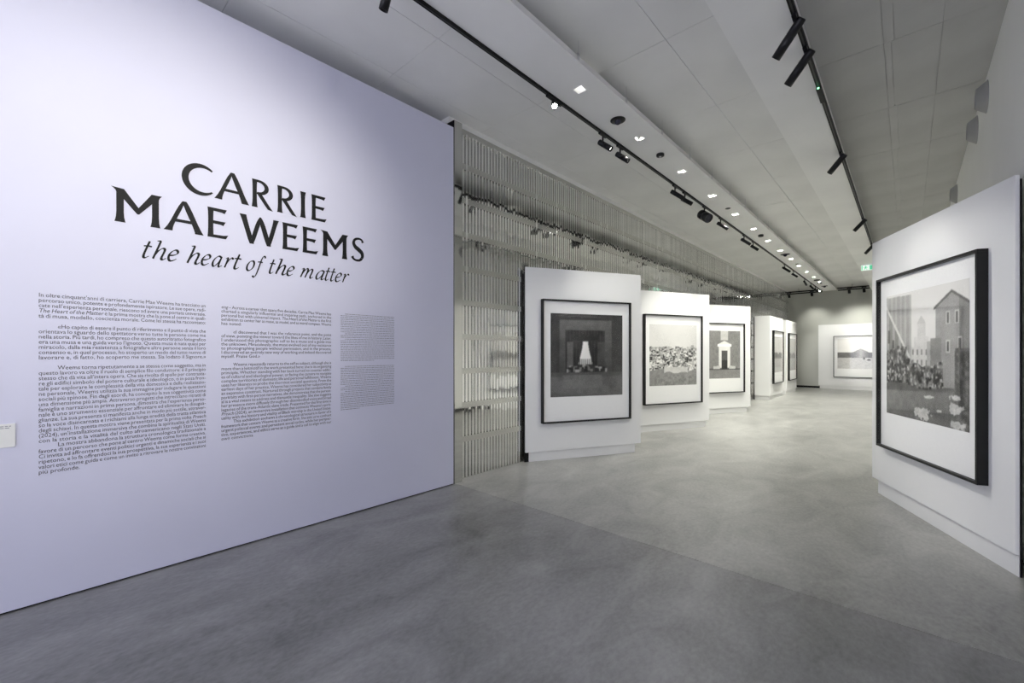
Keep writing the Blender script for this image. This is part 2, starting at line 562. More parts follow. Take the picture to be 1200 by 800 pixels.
# ------------------------------------------------------------------ the text columns (Blender's own built-in face, set letter by letter)
_cd = bpy.data.curves.new('type', 'FONT')
_cd.resolution_u = 2
_cd.fill_mode = 'FRONT'
_co = bpy.data.objects.new('type', _cd)
COL.objects.link(_co)
_gly = {}
def _shape(s):
    _cd.body = s
    dg = bpy.context.evaluated_depsgraph_get()
    dg.update()
    me = _co.evaluated_get(dg).to_mesh()
    n = len(me.vertices)
    v = np.empty(n * 3)
    me.vertices.foreach_get('co', v)
    v = v.reshape(-1, 3)[:, :2].copy()
    fs = [tuple(p.vertices) for p in me.polygons]
    _co.evaluated_get(dg).to_mesh_clear()
    return v, fs
_hh = _shape('HH')[0][:, 0].max()
def glyph(c):
    if c not in _gly:
        adv = _shape('H' + c + 'H')[0][:, 0].max() - _hh
        v, fs = _shape(c) if c != ' ' else (np.zeros((0, 2)), [])
        _gly[c] = (v, fs, adv)
    return _gly[c]

CAPH = _shape('H')[0][:, 1].max()
def set_column(lines, s0, s1, z0, lead, capht, stretch):
    """lines: (text, indent, justified); *...* marks italics."""
    V, F, n = [], [], 0
    k = capht / CAPH
    kx = k * stretch
    for row, (txt, indent, just) in enumerate(lines):
        if not txt:
            continue
        words, it = [], False
        for w in txt.split(' '):
            if w.startswith('*'):
                it = True; w = w[1:]
            end = w.endswith('*')
            if end:
                w = w[:-1]
            words.append((w, it))
            if end:
                it = False
        ws = [sum(glyph(c)[2] for c in w) * kx for w, _ in words]
        x0 = s0 + indent
        room = s1 - x0
        space = glyph(' ')[2] * kx
        f = 1.0
        if (just or sum(ws) + space * (len(words) - 1) > room) and len(words) > 1:
            space_j = (room - sum(ws)) / (len(words) - 1)
            if space_j < 0.62 * space:
                f = (room - 0.62 * space * (len(words) - 1)) / sum(ws)
                space_j = 0.62 * space
            elif space_j > 1.7 * space:
                f = (room - 1.7 * space * (len(words) - 1)) / sum(ws)
                space_j = 1.7 * space
            space = space_j
        x = x0
        zb = z0 - lead * row
        for (w, i2), ww in zip(words, ws):
            for c in w:
                v, fs, adv = glyph(c)
                if len(v):
                    sx = x + (v[:, 0] + (0.22 * v[:, 1] if i2 else 0)) * kx * f
                    V += list(zip(sx.tolist(), (zb + v[:, 1] * k).tolist()))
                    F += [tuple(q + n for q in fc) for fc in fs]
                    n += len(v)
                x += adv * kx * f
            x += space
    return V, F

IT = [
 ("In oltre cinquant'anni di carriera, Carrie Mae Weems ha tracciato un", 0, 1),
 ("percorso unico, potente e profondamente ispiratore. Le sue opere, radi-", 0, 1),
 ("cate nell'esperienza personale, riescono ad avere una portata universale.", 0, 1),
 ("*The Heart of the Matter* è la prima mostra che la pone al centro in quali-", 0, 1),
 ("tà di musa, modello, coscienza morale. Come lei stessa ha raccontato:", 0, 1),
 ("", 0, 0),
 ("«Ho capito di essere il punto di riferimento e il punto di vista che", .085, 1),
 ("orientava lo sguardo dello spettatore verso tutte le persone come me", 0, 1),
 ("nella storia. Più tardi, ho compreso che questo autoritratto fotografico", 0, 1),
 ("era una musa e una guida verso l'ignoto. Questa musa è nata quasi per", 0, 1),
 ("miracolo, dalla mia resistenza a fotografare altre persone senza il loro", 0, 1),
 ("consenso e, in quel processo, ho scoperto un modo del tutto nuovo di", 0, 1),
 ("lavorare e, di fatto, ho scoperto me stessa. Sia lodato il Signore.»", 0, 0),
 ("", 0, 0),
 ("Weems torna ripetutamente a se stessa come soggetto, ma in", .085, 1),
 ("questo lavoro va oltre il ruolo di semplice filo conduttore: è il principio", 0, 1),
 ("stesso che dà vita all'intera opera. Che sia rivolta di spalle per contrasta-", 0, 1),
 ("re gli edifici simbolo del potere culturale e ideologico, o in posa fron-", 0, 1),
 ("tale per esplorare le complessità della vita domestica e della realizzazio-", 0, 1),
 ("ne personale, Weems utilizza la sua immagine per indagare le questioni", 0, 1),
 ("sociali più spinose. Fin dagli esordi, ha concepito la sua soggettività come", 0, 1),
 ("una dimensione più ampia. Attraverso progetti che intrecciano ritratti di", 0, 1),
 ("famiglia e narrazioni in prima persona, dimostra che l'esperienza perso-", 0, 1),
 ("nale è uno strumento essenziale per affrontare ed eliminare le disugua-", 0, 1),
 ("glianze. La sua presenza si manifesta anche in modo più sottile, attraver-", 0, 1),
 ("so la voce disincarnata e i richiami alla lunga eredità della tratta atlantica", 0, 1),
 ("degli schiavi. In questa mostra viene presentata per la prima volta *Preach*", 0, 1),
 ("(2024), un'installazione immersiva che combina la spiritualità di Weems", 0, 1),
 ("con la storia e la vitalità del culto afroamericano negli Stati Uniti.", 0, 0),
 ("La mostra abbandona la struttura cronologica tradizionale a", .085, 1),
 ("favore di un percorso che pone al centro Weems come forma creativa.", 0, 1),
 ("Ci invita ad affrontare eventi politici urgenti e dinamiche sociali che si", 0, 1),
 ("ripetono, e lo fa offrendoci la sua prospettiva, la sua esperienza e i suoi", 0, 1),
 ("valori etici come guida e come un invito a ritrovare le nostre convinzioni", 0, 1),
 ("più profonde.", 0, 0)]
EN = [
 ("*eng* – Across a career that spans five decades, Carrie Mae Weems has", 0, 1),
 ("charted a singularly influential and inspiring path, anchored in the", 0, 1),
 ("personal but with universal impact. *The Heart of the Matter* is the first", 0, 1),
 ("exhibition to center her as muse, as model, and as moral compass. Weems", 0, 1),
 ("has noted:", 0, 0),
 ("", 0, 0),
 ("«I discovered that I was the reference point, and the point", .085, 1),
 ("of view, pointing the viewer toward the likes of me in history. Later,", 0, 1),
 ("I understood this photographic self to be a muse and a guide into", 0, 1),
 ("the unknown. Miraculously, the muse evolved out of my resistance", 0, 1),
 ("to photographing people without permission, and in the process,", 0, 1),
 ("I discovered an entirely new way of working and indeed discovered", 0, 1),
 ("myself. Praise God.»", 0, 0),
 ("", 0, 0),
 ("Weems repeatedly returns to the self as subject, although she is", .085, 1),
 ("more than a leitmotif in the work presented here: she is its organizing", 0, 1),
 ("principle. Whether standing with her back turned to counter edific-", 0, 1),
 ("es of cultural and ideological power, or facing the camera to navigate", 0, 1),
 ("complex territories of domestic life and personal fulfillment, Weems", 0, 1),
 ("uses her likeness to probe the thorniest societal questions. From the", 0, 1),
 ("earliest days of her practice, Weems has considered her subjectivity as", 0, 1),
 ("an expansive construct. Nurtured through projects that combine family", 0, 1),
 ("portraits with first-person narratives, she demonstrates that the person-", 0, 1),
 ("al is a vital means to address and dismantle inequality. She also suggests", 0, 1),
 ("her presence more diffusely through her disembodied voice and broad", 0, 1),
 ("legacies of the trans-Atlantic slave trade. Presented for the first time is", 0, 1),
 ("*Preach* (2024), an immersive installation that connects Weems's spirit-", 0, 1),
 ("uality with the history and vitality of Black worship in the United States.", 0, 1),
 ("This exhibition eschews a chronological structure in favor of a", .085, 1),
 ("framework that centers Weems as a creative form. She asks us to confront", 0, 1),
 ("urgent political events and persistent social cycles, while her perspec-", 0, 1),
 ("tive, experiences, and ethics serve as a guide and a call to align with our", 0, 1),
 ("own convictions.", 0, 0)]
for lines, s0, s1, z0 in ((IT, -0.020, 0.878, 1.982), (EN, 0.982, 1.892, 1.983)):
    V, F = set_column(lines, s0, s1, z0, 0.03365, 0.0252, 0.94)
    o = raw('text_column', [(TX + 0.001, s, z) for s, z in V], F, M['ink_grey'], wall_text)
    o['kind'] = 'stuff'
bpy.data.objects.remove(_co)
# the third column's print is too small to read: rows of word-length marks
def small_print(z_top, rows, last):
    p = Poly()
    for r in range(rows):
        s, z = 1.985 + (0.045 if r in (0, 11, 14) else 0), z_top - 0.0178 * r
        end = 1.985 + last if r == rows - 1 else 2.588
        while s < end - 0.004:
            w = min(rng.choice([.008, .014, .02, .027, .036]), end - s)
            p.add([(s, z), (s + w, z), (s + w, z + .0052), (s, z + .0052)])
            if rng.random() < .5:
                p.add([(s + w * .3, z), (s + w * .3 + .0016, z), (s + w * .3 + .0016, z + .0085), (s + w * .3, z + .0085)])
            s += w + .0042
    o = on_wall('small_print', p, p.v, M['ink_pale'], 0.001)
    o['kind'] = 'stuff'
small_print(2.003, 27, .36)
small_print(1.482, 25, .20)

# white card with a few lines of print at the far left
card = thing('wall_card', 'small white information card stuck on the lilac wall left of the text', 'card', (TX, -0.225, 1.107))
box('card', 0.0, 0.006, -0.108, 0.108, -0.074, 0.072, M['card'], card, 0.0008)
p = Poly()
for r, (a, w) in enumerate(((0, .17), (0, .155), (0, .10), (0, .13), (0, .12))):
    z, s = .055 - .0105 * r, -.085
    while s < -.085 + w:
        q = rng.choice([.008, .013, .019])
        p.add([(s, z), (s + q, z), (s + q, z + .004), (s, z + .004)])
        s += q + .004
o = raw('printed_line', [(0.0065, s, z) for s, z in p.v], p.f, M['ink_pale'], card)
o['kind'] = 'stuff'

# ================================================================== polished steel slat screen
SX = -4.22
screen = thing('slat_screen', 'tall polished steel screen of upright slats with level bands, beside the lilac wall', 'screen', (SX, 3.44, 0))
SY1 = YE - 3.44 - 0.02
box('back_sheet', -0.016, -0.012, 0.13, SY1, 0.0, 4.49, M['back_steel'], screen)
bm = bmesh.new()
add_box(bm, -0.06, 0.09, 0.004, 0.128, 0.0, 4.50, 0.002)
post = obj('end_post', bm, M['post_steel'], screen)
box('post_edge', -0.06, 0.088, -0.003, 0.004, 0.0, 4.50, M['black'], screen)
for z in [0.508 + 0.4395 * k for k in range(9)]:
    bm = bmesh.new()
    add_box(bm, -0.004, 0.0045, 0.135, SY1, z - 0.036, z + 0.036)
    obj('cross_band', bm, M['band_steel'], screen)
bm = bmesh.new()
add_box(bm, -0.02, 0.004, 0.128, SY1, 4.43, 4.50)
obj('top_band', bm, M['band_steel'], screen)
pitch = 0.0572
bm = bmesh.new()
add_box(bm, -0.0012, 0.0012, -0.0145, 0.0145, 0.0, 4.45)
slat0 = None
n_sl = int((SY1 - 0.16) / pitch)
far = bmesh.new()
for k in range(n_sl):
    y = 0.165 + k * pitch
    tilt = rng.normal(0, 0.012)
    lean = abs(rng.normal(0.0, 0.0006))
    if k < 298:
        if slat0 is None:
            slat0 = obj('slat', bm, M['slat'], screen)
            slat0.location = (0, y, 0)
            slat0.rotation_euler = (0, lean, tilt)
        else:
            inst('slat', slat0, screen, (0, y, 0), (0, lean, tilt))
    else:
        add_box(far, -0.0012, 0.0012, y - 0.0155, y + 0.0155, 0.0, 4.45)
o = obj('far_slats', far, M['slat'], screen)
o['kind'] = 'stuff'

# ================================================================== display walls
def display_wall(label, left, right, depth=0.030, over=(0.006, -0.13), zlo=0.145, zhi=2.89, inset=(0.06, 0.10), board_t=0.014, group='display walls'):
    """left/right: the ends of its front face as the visitor sees it."""
    l, r = Vector(left), Vector(right)
    d = r - l
    w = d.length
    c = (l + r) / 2
    t = thing('display_wall', label, 'display wall', (c.x, c.y, 0), math.atan2(d.y, d.x), group)
    bm = bmesh.new()
    add_box(bm, -w / 2, w / 2, 0, depth, zlo, zhi, 0.0015)
    obj('front_panel', bm, M['panel'], t)
    bm = bmesh.new()
    add_box(bm, -w / 2 + inset[0], w / 2 - inset[1], min(0.024, depth * 0.75), depth, 0.0, zlo, 0.001)
    obj('plinth', bm, M['plinth'], t)
    bm = bmesh.new()
    add_box(bm, -w / 2 - over[0], w / 2 + over[1], depth, depth + board_t, 0.0, zhi - 0.03)
    obj('back_board', bm, M['black'], t)
    return t

def srgb(v):
    v = np.clip(v, 0, 1)
    return np.where(v <= 0.04045, v / 12.92, ((v + 0.055) / 1.055) ** 2.4)

def vnoise(n, cells, seed, oct_=4, ax=1.0):
    """Plain value noise on an n x n grid."""
    r = np.random.default_rng(seed)
    out = np.zeros((n, n)); amp, tot = 1.0, 0.0
    for o in range(oct_):
        c = cells * 2 ** o
        g = r.random((c + 2, int(c * ax) + 2))
        yy_ = np.linspace(0, c, n, endpoint=False); xx_ = np.linspace(0, int(c * ax), n, endpoint=False)
        yi, xi = yy_.astype(int), xx_.astype(int)
        fy, fx = (yy_ - yi)[:, None], (xx_ - xi)[None, :]
        fy, fx = fy * fy * (3 - 2 * fy), fx * fx * (3 - 2 * fx)
        a = g[np.ix_(yi, xi)]; b = g[np.ix_(yi, xi + 1)]; cc = g[np.ix_(yi + 1, xi)]; d = g[np.ix_(yi + 1, xi + 1)]
        out += amp * (a * (1 - fx) * (1 - fy) + b * fx * (1 - fy) + cc * (1 - fx) * fy + d * fx * fy)
        tot += amp; amp *= 0.55
    return out / tot

def blur(g, k):
    for _ in range(k):
        p = np.pad(g, 1, mode='edge')
        g = (p[:-2, 1:-1] + p[2:, 1:-1] + p[1:-1, :-2] + p[1:-1, 2:] + 2 * p[1:-1, 1:-1]) / 6
    return g

def develop(g, seed, soft=1, grain=.018):
    """Softens hard edges and lays film grain and uneven exposure over a tone drawing."""
    n = g.shape[0]
    g = blur(g, soft)
    g = g + .06 * (vnoise(n, 3, seed + 900) - .5) + .10 * (vnoise(n, 18, seed + 901) - .5) * (g < .84)
    return np.clip(g + np.random.default_rng(seed).normal(0, grain, g.shape) * (g < .86), .03, .95)

def patches(g, count, u0, u1, v0, v1, smin, smax, tones, seed, tall=1.0):
    """Many small upright blocks, the far ones first."""
    n = g.shape[0]
    r = np.random.default_rng(seed)
    for v in sorted(r.uniform(v0, v1, count), reverse=True):
        u = r.uniform(u0, u1)
        w, h = r.uniform(smin, smax), r.uniform(smin, smax) * tall
        a, b = max(0, int((u - w / 2) * n)), min(n, int((u + w / 2) * n) + 1)
        c, d = max(0, int(v * n)), min(n, int((v + h) * n) + 1)
        if b > a and d > c:
            g[c:d, a:b] = r.choice(tones)
    return g

def tone_room(n):
    """A dim room with a bright tall opening between drawn curtains."""
    v, u = np.mgrid[0:n, 0:n] / (n - 1)
    g = .20 + .10 * (1 - v) + 0 * u
    g = np.where((u < .12) | (u > .84), g * .82, g)
    m = (u > .12) & (u < .84) & (v > .28) & (v < .93)
    g = np.where(m, .27 + .16 * (v - .3), g)
    m = (u > .20) & (u < .74) & (v > .28) & (v < .80)
    g = np.where(m, .15 + .04 * np.sin(u * 150), g)
    m = (u > .22) & (u < .30) & (v > .30) & (v < .66)
    g = np.where(m, .36, g)
    g = np.where((abs(u - .47) < .20) & (v > .68) & (v < .74 + .02 * np.sin(u * 60)), .10, g)
    m = (u > .64) & (u < .74) & (v > .30) & (v < .66)
    g = np.where(m, .26, g)
    half = .036 + .062 * np.clip((.66 - v) / .26, 0, 1) ** 1.4
    w = (abs(u - .47) < half) & (v > .37) & (v < .665)
    g = np.where(w, .92 - .9 * np.clip(.46 - v, 0, 1), g)
    g = np.where(w & (v < .45) & (np.sin(u * 230) > .0), .42, g)
    g = np.where(w & (v < .385), .20, g)
    g = patches(g, 40, .22, .76, .29, .34, .02, .05, [.10, .14, .20, .45, .60], 3)
    g = np.where(v < .29, .36 - .05 * (v > .24), g)
    g = np.where((u > .16) & (u < .70) & (v > .10) & (v < .26), .40, g)
    return develop(g, 1, 2)

def tone_town(n):
    """White sky over crowded pale roofs on a slope, worn ground below."""
    v, u = np.mgrid[0:n, 0:n] / (n - 1)
    g = .86 + 0 * u
    g = np.where(v < .60, .72, g)
    g = patches(g, 260, 0, 1, .50, .62, .012, .05, [.30, .45, .60, .72, .80, .86], 11, .7)
    g = patches(g, 900, 0, 1, .24, .54, .010, .055, [.14, .24, .40, .55, .68, .78, .86, .9, .93], 12, .6)
    g = np.where((v < .24 + .03 * np.sin(u * 7)), .52, g)
    g = np.where((v < .30) & (v > .20) & (u > .30) & (u < .80) & (v > .21 + .02 * np.sin(u * 20)), .80, g)
    g = np.where(v < .17, .50 + .25 * (vnoise(n, 24, 9) - .5), g)
    return develop(np.where(g > .85, g, g * .9 + .06), 2, 2, .025)

def tone_door(n):
    """A plain grey house front with a pale doorway."""
    v, u = np.mgrid[0:n, 0:n] / (n - 1)
    g = .48 + .10 * (vnoise(n, 26, 10) - .5)
    g = np.where(v < .20, .50, g)
    g = np.where((v > .18) & (v < .205), .28, g)
    g = np.where((abs(u - .57) < .10) & (v > .80), .72, g)
    g = np.where((abs(u - .57) < .155) & (v > .22) & (v < .70), .84, g)
    g = np.where((abs(u - .57) < .19) & (v > .67) & (v < .715), .92, g)
    g = np.where((v > .715) & (v < .79 - .4 * abs(u - .57)), .86, g)
    g = np.where((abs(u - .57) < .08) & (v > .20) & (v < .58), .30 - .12 * (v < .38), g)
    g = np.where((abs(u - .57) > .12) & (abs(u - .57) < .30) & (v > .20) & (v < .27 - .1 * (abs(u - .57) - .12)), .74, g)
    return develop(g, 3, 1)

def tone_pale(n, seed):
    """A bright, empty view with a low grey skyline."""
    v, u = np.mgrid[0:n, 0:n] / (n - 1)
    g = .84 - .06 * vnoise(n, 3, seed)
    sk = .46 + .16 * vnoise(n, 8, seed + 1, 2)[3][None, :]
    g = np.where((v < sk) & (v > .38), .52, g)
    g = np.where(v < .38, .72, g)
    return develop(g, seed, 1)

def tone_hill(n):
    """Flat open ground, a dark low band and a soft rise in the middle."""
    v, u = np.mgrid[0:n, 0:n] / (n - 1)
    g = .87 + 0 * u
    tri = np.clip(1 - abs(u - .42) / .14, 0, 1)
    g = np.where(v < .55 + .12 * tri, .42 + .26 * tri, g)
    g = patches(g, 60, .62, 1.0, .40, .54, .01, .04, [.22, .30, .40, .5], 22)
    g = np.where(v < .36, .77 - .04 * v, g)
    g = np.where((abs(u - .48) < .012) & (v > .31) & (v < .375), .15, g)
    g = np.where((abs(u - .565) < .028) & (v > .27) & (v < .315), .28, g)
    return develop(g, 4, 1, .02)

def tone_street(n):
    """House fronts closing in from both sides, pale buildings between, rough ground."""
    v, u = np.mgrid[0:n, 0:n] / (n - 1)
    a = vnoise(n, 18, 31); b = vnoise(n, 34, 32, 3)
    g = .87 + 0 * u
    # pale blocks in the middle distance
    for u0, u1, top, tone in ((.36, .66, .56, .78), (.40, .58, .64, .82), (.44, .54, .74, .80), (.56, .68, .60, .66)):
        g = np.where((u > u0) & (u < u1) & (v < top), tone, g)
    g = np.where((v > .74) & (v < .80 - 1.1 * abs(u - .49)), .74, g)
    for k in range(5):
        for q in range(3):
            cu, cv = .385 + .055 * k, .36 + .08 * q
            g = np.where((abs(u - cu) < .010) & (abs(v - cv) < .022), .52, g)
    # the near left front in steep view
    m = (u < .36) & (v < .985 - .03 * u)
    g = np.where(m, .56 + .09 * (np.sin(u * 95) > .3), g)
    cornice = .90 - 1.25 * u
    g = np.where(m & (v < cornice), .44 + .16 * (np.sin(u * 70) > .2), g)
    g = np.where(m & (abs(v - cornice) < .020), .80, g)
    for k in range(5):
        cu = .04 + .062 * k
        cv = .70 - 1.25 * cu
        g = np.where((abs(u - cu) < .016) & (abs(v - cv) < .055 - .006 * k), .24, g)
    # the right-hand house with a shallow gable
    m = (u > .66) & (v < .94 - .55 * abs(u - .83))
    g = np.where(m, .58 - .10 * (u > .90), g)
    g = np.where((u > .64) & (abs(v - (.94 - .55 * abs(u - .83))) < .010), .30, g)
    for cu, cv in ((.79, .76), (.88, .76), (.79, .56), (.91, .58)):
        g = np.where((abs(u - cu) < .020) & (abs(v - cv) < .045), .78, g)
        g = np.where((abs(u - cu) < .012) & (abs(v - cv) < .036), .32, g)
    g = np.where((u > .60) & (u < .72) & (v < .62) & (v > .2), .50, g)
    # bushes and rubble along the back of the yard
    top = .40 + .10 * vnoise(n, 9, 35, 2)[5][None, :] + .10 * (u < .3)
    g = np.where((v < top) & (v > .22) & (u < .74), np.clip(.30 + 1.3 * (b - .47), .10, .80), g)
    g = patches(g, 90, .0, .74, .24, .42, .006, .022, [.12, .18, .30, .5, .7], 36)
    g = np.where((v < .27) & (v < .26 + .02 * np.sin(u * 9)), .37 + .14 * (a - .5), g)
    g = np.where((u > .86) & (v < .55) & (v > .05), .26 + .5 * (b - .45), g)
    for cu, cv, ru, rv in ((.50, .055, .12, .045), (.87, .13, .08, .045), (.90, .03, .08, .035), (.86, .21, .06, .02), (.58, .19, .06, .012), (.70, .10, .03, .01)):
        q = ((u - cu) / ru) ** 2 + ((v - cv) / rv) ** 2 + 2.2 * (b - .5)
        g = np.where(q < .8, .76 + .35 * (b - .5), g)
    return develop(g, 5, 1)

def framed_print(label, wall, dx, zc, W, H, pw, ph, top, toner, n, front=0.0):
    """Hangs on a display wall: dx along it from its middle, zc the frame's middle height."""
    t = thing('framed_print', label, 'framed print', (0, 0, 0), wall.rotation_euler[2], 'framed prints on the display walls')
    a = wall.rotation_euler[2]
    ux, uy = math.cos(a), math.sin(a)
    t.location = (wall.location.x + ux * dx, wall.location.y + uy * dx, zc - H / 2)
    D, R = 0.072, 0.022
    bm = bmesh.new()
    add_box(bm, -W / 2, W / 2, -D, 0, 0, R, 0.001)
    add_box(bm, -W / 2, W / 2, -D, 0, H - R, H, 0.001)
    add_box(bm, -W / 2, -W / 2 + R, -D, 0, R, H - R, 0.001)
    add_box(bm, W / 2 - R, W / 2, -D, 0, R, H - R, 0.001)
    obj('frame', bm, M['frame'], t)
    bm = bmesh.new()
    add_box(bm, -W / 2 + R, W / 2 - R, -0.034, -0.02, R, H - R)
    obj('mount', bm, M['mat_board'], t)
    g = toner(n)
    c = srgb(g)
    zs = H - top - ph + ph * np.arange(n) / (n - 1)
    xs_ = -pw / 2 + pw * np.arange(n) / (n - 1)
    X, Z = np.meshgrid(xs_, zs)
    me = bpy.data.meshes.new('print')
    idx = np.arange(n * n).reshape(n, n)
    faces = np.stack([idx[:-1, :-1], idx[:-1, 1:], idx[1:, 1:], idx[1:, :-1]], -1).reshape(-1, 4)
    co = np.stack([X, np.full_like(X, -0.0355), Z], -1).reshape(-1, 3)
    me.vertices.add(n * n)
    me.vertices.foreach_set('co', co.ravel())
    me.loops.add(faces.size)
    me.loops.foreach_set('vertex_index', faces.ravel())
    me.polygons.add(len(faces))
    me.polygons.foreach_set('loop_start', np.arange(0, faces.size, 4))
    me.update(calc_edges=True)
    ca = me.color_attributes.new('tone', 'FLOAT_COLOR', 'POINT')
    rgba = np.stack([c, c * 0.985, c * 0.945, np.ones_like(c)], -1)
    ca.data.foreach_set('color', rgba.astype(np.float32).ravel())
    me.materials.append(M['print'])
    o = bpy.data.objects.new('print', me)
    COL.objects.link(o)
    o.parent = t
    raw('glass', [(-W / 2 + R, -0.064, R), (W / 2 - R, -0.064, R), (W / 2 - R, -0.064, H - R), (-W / 2 + R, -0.064, H - R)], [(0, 1, 2, 3)], M['glass'], t)
    return t

FW, FH = 1.549, 1.854
wA = display_wall('nearest white display wall on the left, against the slatted steel screen', (-4.15, 4.814), (-3.216, 6.613))
framed_print('large black framed dark print of a dim room, on the nearest left display wall', wA, 0.005, 1.494, FW, FH, 1.262, 1.262, .205, tone_room, 150)
wB = display_wall('second white display wall on the left, carrying the pale townscape print', (-4.06, 8.035), (-3.204, 9.88))
framed_print('black framed pale townscape print on the second left display wall', wB, -0.02, 1.483, FW, FH, 1.262, 1.262, .205, tone_town, 170)
wC = display_wall('third white display wall on the left, carrying the grey doorway print', (-4.14, 11.33), (-3.182, 13.139))
framed_print('black framed grey print of a doorway on the third left display wall', wC, -0.02, 1.483, FW, FH, 1.262, 1.262, .205, tone_door, 120)
wD = display_wall('deep white display wall seen end-on, with light streaks on its side', (-3.46, 16.75), (-3.46, 18.79), depth=0.47, over=(0.06, -0.06), inset=(0.03, 0.03))
framed_print('narrow looking black framed pale print on the deep end-on display wall', wD, 0.07, 1.47, FW, FH, 1.262, 1.262, .205, lambda n: tone_pale(n, 41), 70)
wE = display_wall('farthest deep white display wall on the left, beyond the streaked one', (-3.46, 19.42), (-3.46, 21.50), depth=0.47, over=(0.06, -0.06), inset=(0.03, 0.03))
framed_print('black framed pale print on the farthest left display wall', wE, 0.0, 1.465, FW, FH, 1.262, 1.262, .205, lambda n: tone_pale(n, 51), 60)
wF = display_wall('wide white display wall at the far end in front of the grey wall', (-3.02, 24.02), (0.40, 24.02), zlo=0.15, inset=(0.05, 0.05), board_t=0.03, over=(-0.07, -0.07))
framed_print('black framed landscape print of flat ground on the far end display wall', wF, -0.04, 1.455, 2.22, 1.83, 1.93, 1.31, .135, tone_hill, 90)
wH = display_wall('white display wall on the right, next behind the large right-hand one', (-0.30, 10.25), (0.585, 8.40), depth=0.02, board_t=0.01, over=(-0.13, 0.01))
framed_print('black framed pale print on the second right-hand display wall', wH, 0.0, 1.49, FW, FH, 1.262, 1.262, .205, lambda n: tone_pale(n, 61), 60)
wI = display_wall('white display wall on the right, third behind the large right-hand one', (-0.30, 13.9), (0.585, 12.05), depth=0.02, board_t=0.01, over=(-0.13, 0.01))
framed_print('black framed pale print on the third right-hand display wall', wI, 0.0, 1.49, FW, FH, 1.262, 1.262, .205, lambda n: tone_pale(n, 71), 60)
wG = display_wall('large white display wall at the right edge, nearest to the camera', (-0.310, 6.617), (0.572, 4.760), depth=0.026, board_t=0.008, over=(-0.13, 0.006), zlo=0.160, zhi=2.906, inset=(0.09, 0.0))
framed_print('largest black framed street print on the right-hand display wall', wG, 0.0, 1.509, FW, FH, 1.262, 1.262, .205, tone_street, 190)

# ================================================================== ceiling service band with its fittings
band = thing('service_band', 'long pale service strip hung under the ceiling, holding the row of square lights', 'ceiling strip', (-2.52, 3.0, BAND))
BY0, BY1 = Y0 - 3.0 + 0.5, YE - 3.0 - 0.7
DL = [3.79 + 1.372 * k for k in range(13)]
# underside laid in pieces around the square openings of the downlights
HOLE = 0.062
bm = bmesh.new()
add_box(bm, -0.26, -HOLE, BY0, BY1, 0, 0.012)
add_box(bm, HOLE, 0.235, BY0, BY1, 0, 0.012)
prev = BY0
for y in DL:
    add_box(bm, -HOLE, HOLE, prev, y - 3.0 - HOLE, 0, 0.012)
    prev = y - 3.0 + HOLE
add_box(bm, -HOLE, HOLE, prev, BY1, 0, 0.012)
bmesh.ops.remove_doubles(bm, verts=bm.verts, dist=1e-5)
obj('soffit_sheet', bm, M['band'], band)
box('side_face', 0.185, 0.195, BY0, BY1, 0.012, 0.10, M['band'], band)
box('side_face', -0.26, -0.25, BY0, BY1, 0.012, 0.055, M['band'], band)
h0 = None
for k in range(24):
    y = -2.0 + 0.945 * k - 3.0 + 0.7
    if h0 is None:
        bm = bmesh.new()
        add_box(bm, 0.222, 0.228, -0.016, 0.016, 0.012, 0.085)
        add_bar(bm, (0.225, 0, 0.08), (0.225, 0, CEIL - BAND), 0.002, 6)
        h0 = obj('hanger', bm, M['silver'], band)
        h0.location = (0, y, 0)
    else:
        inst('hanger', h0, band, (0, y, 0))

ORD = ['first', 'second', 'third', 'fourth', 'fifth', 'sixth', 'seventh', 'eighth', 'ninth', 'tenth', 'eleventh', 'twelfth']
dl_src = {}
def downlight(y, label, lit, watts):
    t = thing('recessed_downlight', label, 'downlight', (-2.52, y, BAND), 0, 'square downlights in the service strip')
    if not dl_src:
        o = HOLE + 0.006
        v, f = [], []
        def ring(a, b, za, zb):
            n = len(v)
            for r, z in ((a, za), (b, zb)):
                v.extend([(-r, -r, z), (r, -r, z), (r, r, z), (-r, r, z)])
            for i in range(4):
                j = (i + 1) % 4
                f.append((n + i, n + j, n + 4 + j, n + 4 + i))
        ring(o, HOLE - 0.012, -0.003, -0.003)
        ring(o, o, -0.003, -0.0003)
        tr = raw('trim_ring', v, f, M['reflector'], t)
        v2, f2 = [], []
        v, f = v2, f2
        ring(HOLE - 0.012, HOLE - 0.030, -0.003, 0.055)
        rf = raw('reflector', v2, f2, M['reflector'], t)
        r = HOLE - 0.030
        ld = raw('diffuser', [(-r, -r, .054), (r, -r, .054), (r, r, .054), (-r, r, .054)], [(0, 1, 2, 3)], M['led'], t)
        dl_src.update(a=tr, b=rf, c=ld)
    else:
        inst('trim_ring', dl_src['a'], t, (0, 0, 0))
        inst('reflector', dl_src['b'], t, (0, 0, 0))
        if lit:
            inst('diffuser', dl_src['c'], t, (0, 0, 0))
        else:
            r = HOLE - 0.030
            raw('diffuser', [(-r, -r, .054), (r, -r, .054), (r, r, .054), (-r, r, .054)], [(0, 1, 2, 3)], M['led_off'], t)
    if watts:
        spot(t, (0, 0, 0.03), (0, 0, -1), watts, 118, LAMP_FAR, 0.9, 0.03)
for i, y in enumerate(DL):
    if i == 0:
        lab = 'nearest square downlight in the ceiling strip, beside the glaring spotlight'
    elif i == 12:
        lab = 'farthest square downlight in the ceiling strip, by the end wall'
    else:
        lab = f'square white downlight in the ceiling strip, {ORD[i]} of the row from the camera'
    downlight(y, lab, i > 1, 0 if i == 0 else (W_DOWN * (0.2, 0.35, 0.55)[i - 1] if i < 4 else W_DOWN))

